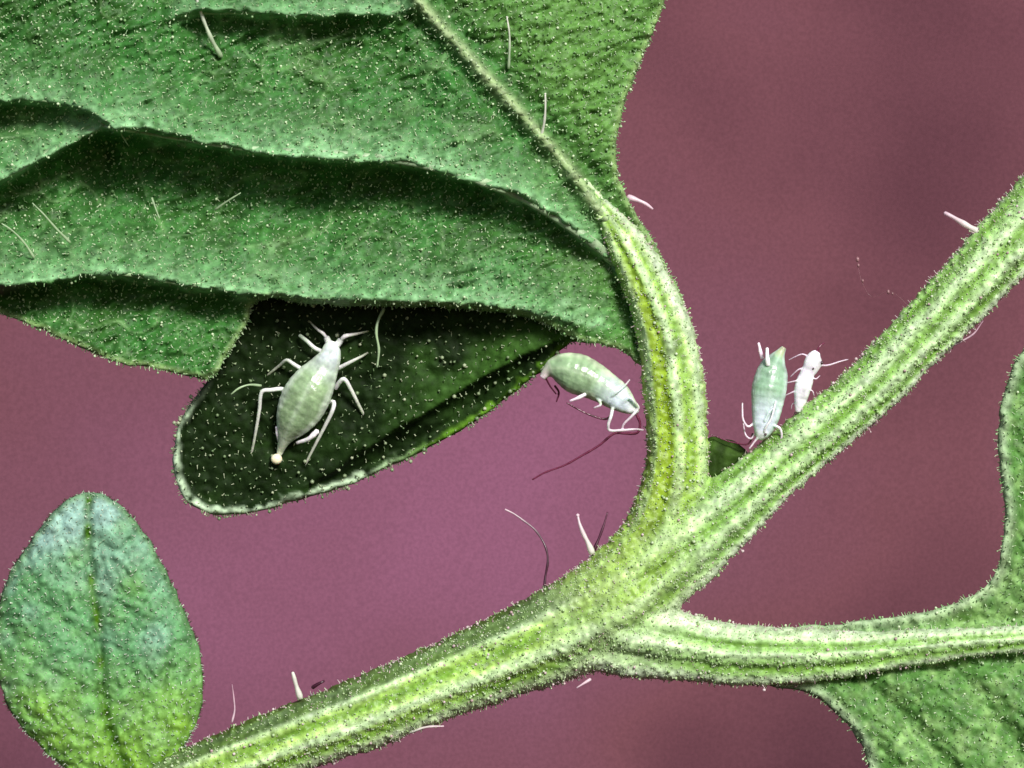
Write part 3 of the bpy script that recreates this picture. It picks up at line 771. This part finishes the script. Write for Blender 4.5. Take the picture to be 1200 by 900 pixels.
# ------------------------------------------------------------------ aphids
def aphid(label, spine, legs, antennae=(), cornicles=(), eyes=(), center=(0.30, 0.38, 0.25), rimc=(0.62, 0.71, 0.58), group='aphids on the plant', seg=0.009, vox=0.008):
    """spine: (px, py, h, half width, half depth, colour or None) from head to tail; legs: (points (px,py,h), r0, r1, c0, c1)"""
    sp = np.array([s[:5] for s in spine], float)
    cm = catmull(sp, 2.5)
    base = P(*sp[len(sp) // 2][:3])
    root = empty('aphid', tuple(base), label, 'aphid', group)
    k = len(cm); n = 28
    tan = np.gradient(cm[:, :2], axis=0); tan /= np.linalg.norm(tan, axis=1, keepdims=True)
    side = np.stack([-tan[:, 1], tan[:, 0]], -1)
    a = np.arange(n) * 2 * math.pi / n
    arc = np.cumsum(np.linalg.norm(np.diff(cm[:, :2], axis=0, prepend=cm[:1, :2]), axis=1))
    seam = 1 + seg * np.cos(arc / 9.0 * 2 * math.pi)
    px = cm[:, 0][:, None] + side[:, 0][:, None] * np.cos(a)[None] * (cm[:, 3] * seam)[:, None]
    py = cm[:, 1][:, None] + side[:, 1][:, None] * np.cos(a)[None] * (cm[:, 3] * seam)[:, None]
    h = cm[:, 2][:, None] + np.sin(a)[None] * (cm[:, 4] * seam)[:, None]
    V = P(px.ravel(), py.ravel(), h.ravel()); F = []
    for i in range(k - 1):
        for j in range(n):
            j2 = (j + 1) % n
            F.append((i*n+j, i*n+j2, (i+1)*n+j2, (i+1)*n+j))
    F.append(tuple(range(n))); F.append(tuple((k-1)*n + j for j in range(n))[::-1])
    geo = [(V, F)]
    spts = []; scol = []; srad = []
    for pts, r0, r1, c0, c1 in legs:
        q = catmull(pts, 2.0) if len(pts) > 2 else np.linspace(pts[0], pts[1], 20)
        # keep the knee angular
        t = np.linspace(0, 1, len(q)); r = (r0 + (r1 - r0) * t) * (0.72 - 0.14 * t)
        w = P(q[:, 0], q[:, 1], q[:, 2])
        geo.append(tube_geo(w, r / 100, 8))
        spts.append(w); scol.append(lerp(c0, c1, t) * (1 - 0.4 * t ** 3)[:, None]); srad.append(r / 100)
    V, F = joined(geo)
    co, no, qf = voxel_union(V, F, vox, 2, 0.5)
    x, y = unP(co)
    d, _, _, s_, sg = poly_dist(x, y, cm)
    cum = np.concatenate([[0], np.cumsum(np.linalg.norm(np.diff(cm[:, :2], axis=0), axis=1))])
    hw = np.interp(s_, cum, cm[:, 3]); t = d / hw
    own = [s[5] if len(s) > 5 else None for s in spine]
    sc_arc = [cum[np.argmin((cm[:, 0] - s[0]) ** 2 + (cm[:, 1] - s[1]) ** 2)] for s in spine]
    cen = np.array([o if o is not None else center for o in own], float)
    cc = np.stack([np.interp(s_, sc_arc, cen[:, i]) for i in range(3)], -1)
    rm = (sstep(0.62, 0.9, t + 0.08 * vnoise(x, y, 8, 91)) * 0.85)[:, None]
    ridge = (np.exp(-((sg * d / hw - 0.1) / 0.12) ** 2) * 0.3)[:, None]
    c = cc * (1 - rm) + np.asarray(rimc) * rm
    c = c * (1 - ridge * (1 - rm)) + np.asarray(rimc) * ridge * (1 - rm)
    c *= (1 + 0.13 * vnoise(x, y, 7, 92) + 0.08 * vnoise(x, y, 3, 93) + 0.04 * np.cos(s_ / 9.0 * 2 * math.pi))[:, None]
    if spts:
        sp_ = np.vstack(spts); sc_ = np.vstack(scol); sr_ = np.concatenate(srad)
        out = np.flatnonzero(t > 1.02)
        for ch in np.array_split(out, max(1, len(out) // 2000)):
            if len(ch) == 0: continue
            dd = ((co[ch][:, None] - sp_[None]) ** 2).sum(-1)
            j = dd.argmin(1)
            c[ch] = sc_[j]
    c = c * np.array((0.84, 0.88, 0.86))
    make_mesh('body', co, qf, np.clip(c, 0.01, 0.9), M_APHID, root, tuple(base))
    for nm, lst in (('antenna', antennae), ('cornicle', cornicles)):
        for pts, r0, r1, c0, c1 in lst:
            q = catmull(pts, 2.5) if len(pts) > 2 else np.linspace(pts[0], pts[1], 10)
            tt = np.linspace(0, 1, len(q)); kn = 1 + 0.16 * (np.sin(tt * len(q) * 0.6) > 0.8)
            V, F = tube_geo(P(q[:, 0], q[:, 1], q[:, 2]), (r0 + (r1 - r0) * tt) * kn / 100, 8)
            make_mesh(nm, V, F, np.vstack([np.repeat(lerp(c0, c1, tt), 8, 0), [c0], [c1]]), M_APHID, root, tuple(base))
    for (ex, ey, eh, er) in eyes:
        iv, if_ = ico()
        make_mesh('eye', iv * er / 100 + P(ex, ey, eh), [tuple(f) for f in if_], None, M_EYE, root, tuple(base))
    return root

WH = (0.80, 0.80, 0.80); LG = (0.62, 0.66, 0.50); LGD = (0.30, 0.33, 0.20); PKL = (0.80, 0.62, 0.72); BLW = (0.66, 0.72, 0.80)
lb = lambda x, y: float(hB(np.array([x * 1.0]), np.array([y * 1.0]), np.array([60.0]))[0]) + 6
# on the dark lobe
def s1(x, y, w, dp, c=None, up=0): return (x, y, lb(x, y) + dp + 7 + up, w, dp, c)
aphid('pale green aphid with spread white legs standing on the black folded leaf lobe',
  [s1(391,400,5,5,WH), s1(389,406,9.5,8,(0.62,0.66,0.66)), s1(387,417,13,11,(0.58,0.62,0.68)), s1(379,432,18.5,15,(0.46,0.53,0.46)), s1(370,446,24.5,18), s1(360,463,28,20), s1(351,480,27,19), s1(342,497,20.5,16), s1(335,511,11,11,(0.42,0.50,0.34)), s1(331,521,6,7,(0.55,0.6,0.48)), s1(328,530,4,4,LG), s1(327,534,2.5,3,LG)],
  [([(388,407,-34),(385,401,-31),(382.5,395,-30)], 6.5, 6.5, WH, WH), ([(391,408,-34),(396,403,-31),(399.5,398,-30)], 6.5, 6.5, WH, WH),
   ([(396,432,-34),(411,424,-26),(423,418,-30),(430,414,-42),(437,410,-50)], 4.0, 2.0, WH, LGD),
   ([(393,455,-40),(397,449,-34),(403,444,-28),(411,456,-34),(420,474,-44),(429,491,-56)], 4.2, 3.2, WH, LG),
   ([(384,472,-42),(391,471,-34),(390,480,-32),(382,497,-40),(369,522,-52),(357,546,-64)], 4.0, 2.8, WH, LG),
   ([(378,412,-36),(369,408,-28),(360,400,-28),(351,393,-34)], 3.8, 4.2, WH, (0.5,0.6,0.45)),
   ([(360,435,-40),(351,431,-32),(343,426,-28),(336,422,-30),(328,428,-40),(318,436,-48),(308,444,-56)], 4.2, 2.2, WH, LGD),
   ([(340,460,-46),(330,456,-36),(318,457,-32),(307,459,-32),(304,480,-40),(299,510,-52),(293,540,-68)], 4.2, 2.6, WH, LG)],
  antennae=[([(382,395,-30),(379,391,-27),(372,386,-28),(362,376,-36)], 2.0, 1.0, WH, (0.2,0.24,0.12)),
            ([(400,398,-30),(404,394,-25),(414,392,-28),(432,388,-40)], 2.6, 1.0, WH, (0.2,0.24,0.12))],
  cornicles=[([(372,505,-30),(362,514,-34),(348,519,-44)], 3.2, 2.2, WH, WH), ([(325,500,-40),(326,512,-44),(329,524,-52)], 2.6, 1.8, WH, WH)],
  eyes=[(381.5,409,-27,2.2),(397,411,-27,2.2)], center=(0.27,0.37,0.21))
dr = P(324, 538, -52)
iv = bmesh.new(); bmesh.ops.create_uvsphere(iv, u_segments=20, v_segments=14, radius=0.068)
dv = np.array([v.co[:] for v in iv.verts]) * np.array([1, 0.9, 0.94]); df = [tuple(v.index for v in f.verts) for f in iv.faces]; iv.free()
dob = make_mesh('honeydew_droplet', dv, df, None, drop_mat()); dob.location = tuple(dr)
dob['label'] = 'tiny cream droplet at the tail tip of the aphid on the dark lobe'; dob['category'] = 'droplet'

# in the notch between leaf and stalk
DKL = (0.12, 0.02, 0.05)
aphid('plump green aphid with long dark antenna in the notch between leaf edge and curved stalk',
  [(747,484,6,3,3,WH),(743,480,6,7,7,WH),(735,474,6,12,11,BLW),(724,465,4,17,15,BLW),(711,456,2,19,18,(0.5,0.6,0.55)),(694,446,0,22,21),(676,438,-2,24,22),(660,433,-2,20,19),(648,433,-2,14,13),(641,436,-2,7,7,(0.6,0.55,0.5)),(635,443,-2,3.5,3.5,PKL)],
  [([(714,466,16),(722,460,22),(732,452,18),(738,445,8)], 3.0, 2.0, WH, PKL),
   ([(730,472,16),(737,466,20),(744,472,18),(748,478,14),(740,488,14),(731,497,12),(729,503,10)], 3.2, 2.4, WH, PKL),
   ([(718,478,12),(716,488,16),(713,497,14),(714,504,10),(730,504,12),(745,503,10),(754,504,6)], 3.2, 2.2, WH, PKL),
   ([(716,474,-6),(717,486,-10),(710,491,-10),(696,488,-8),(680,481,-8),(664,472,-6)], 2.4, 1.8, DKL, DKL),
   ([(698,464,10),(704,474,16),(696,478,16)], 3.4, 2.2, WH, PKL),
   ([(650,452,-6),(655,460,-10),(652,471,-12)], 2.2, 1.8, DKL, DKL),
   ([(640,444,-4),(645,453,-8),(652,462,-10)], 1.8, 1.8, DKL, DKL)],
  antennae=[([(745,484,2),(750,496,0),(747,507,-2),(733,508,-4),(720,508,-6),(702,522,-8),(680,535,-10),(662,545,-12),(638,554,-14),(624,562,-16)], 1.6, 1.0, DKL, DKL)],
  cornicles=[([(672,420,8),(664,421,10),(656,424,8)], 1.8, 1.2, DKL, DKL), ([(686,462,16),(678,466,18),(668,470,16)], 2.2, 1.6, WH, PKL)],
  eyes=[(745,474,10,1.8)], center=(0.29,0.41,0.24), rimc=(0.52,0.60,0.42))

# upright on the right branch
aphid('light green aphid standing upright head down on the right branch, left of the white one',
  [(889,515,20,3,3,WH),(891,511,20,7,7,WH),(894,503,19,12,11,BLW),(897,490,18,16,14,BLW),(899,475,17,18.5,17,(0.55,0.64,0.66)),(901,458,16,20.5,19),(904,442,15,19.5,18),(907,429,14,16,15),(911,420,13,10,10),(915,413,13,5.5,5.5,(0.45,0.5,0.3)),(919,407,12,3,3,(0.45,0.42,0.3))],
  [([(884,495,20),(877,500,22),(871,492,22),(870,480,20),(870,472,18)], 2.2, 2.0, PKL, PKL),
   ([(886,506,18),(880,514,16),(874,510,14),(871,496,12)], 2.0, 1.8, PKL, PKL),
   ([(882,508,12),(879,518,10),(874,521,8),(862,519,4),(850,516,2),(838,511,0),(829,508,0)], 2.0, 1.3, DKL, DKL),
   ([(905,488,26),(908,478,32),(902,482,34),(896,494,32)], 2.8, 2.2, WH, WH),
   ([(906,498,26),(914,502,26),(916,512,24),(912,520,22)], 2.6, 2.0, WH, PKL),
   ([(890,510,24),(884,518,22),(878,526,22)], 2.2, 2.0, PKL, PKL)],
  antennae=[([(893,512,22),(898,500,34),(904,490,36),(909,470,34)], 1.4, 0.9, WH, WH)],
  cornicles=[([(900,428,28),(899,418,30),(899,408,28)], 3.0, 1.9, WH, WH), ([(893,420,16),(891,411,16),(889,402,14)], 2.2, 1.6, PKL, PKL)],
  eyes=[(897,509,28,1.8)], center=(0.29,0.44,0.31), rimc=(0.54,0.66,0.60))

# small white one beside it
PW = (0.86, 0.80, 0.88)
aphid('smallest aphid, pinkish white and slender, clinging to the right branch beside the green one',
  [(958,412,18,3.5,3.5,PW),(955,417,18,8,8,PW),(953,424,18,10.5,10,PW),(950,431,18,9.5,9,PW),(946,438,18,8.5,8,(0.82,0.72,0.84)),(943,447,17,10,9,PW),(940,458,16,9.5,9,PW),(938,469,15,7.5,7,PW),(936,477,14,5,5,PW),(935,483,13,3,3,PW)],
  [([(948,418,18),(940,415,20),(932,418,18),(924,422,14)], 1.7, 1.3, PKL, PKL),
   ([(946,432,18),(938,432,20),(932,436,18),(926,442,14)], 1.9, 1.4, PKL, PKL),
   ([(942,444,18),(934,446,22),(920,449,18)], 1.9, 1.4, PKL, PKL),
   ([(938,456,16),(930,459,18),(919,464,14)], 1.9, 1.4, PKL, PKL),
   ([(936,472,12),(929,473,12),(927,480,8)], 1.6, 1.3, PKL, PKL),
   ([(958,428,18),(970,428,20),(983,424,18),(994,421,14)], 2.0, 1.6, PKL, PKL),
   ([(948,440,20),(956,444,22),(961,440,22)], 1.9, 1.4, PKL, PKL),
   ([(942,455,18),(952,458,20),(954,464,18)], 1.7, 1.4, PKL, PKL)],
  antennae=[([(958,411,18),(961,405,18),(966,402,16)], 1.3, 0.8, DKL, DKL)],
  eyes=[(963,425,22,2.2),(953,432,27,1.4)], center=PW, rimc=(0.86,0.82,0.88))
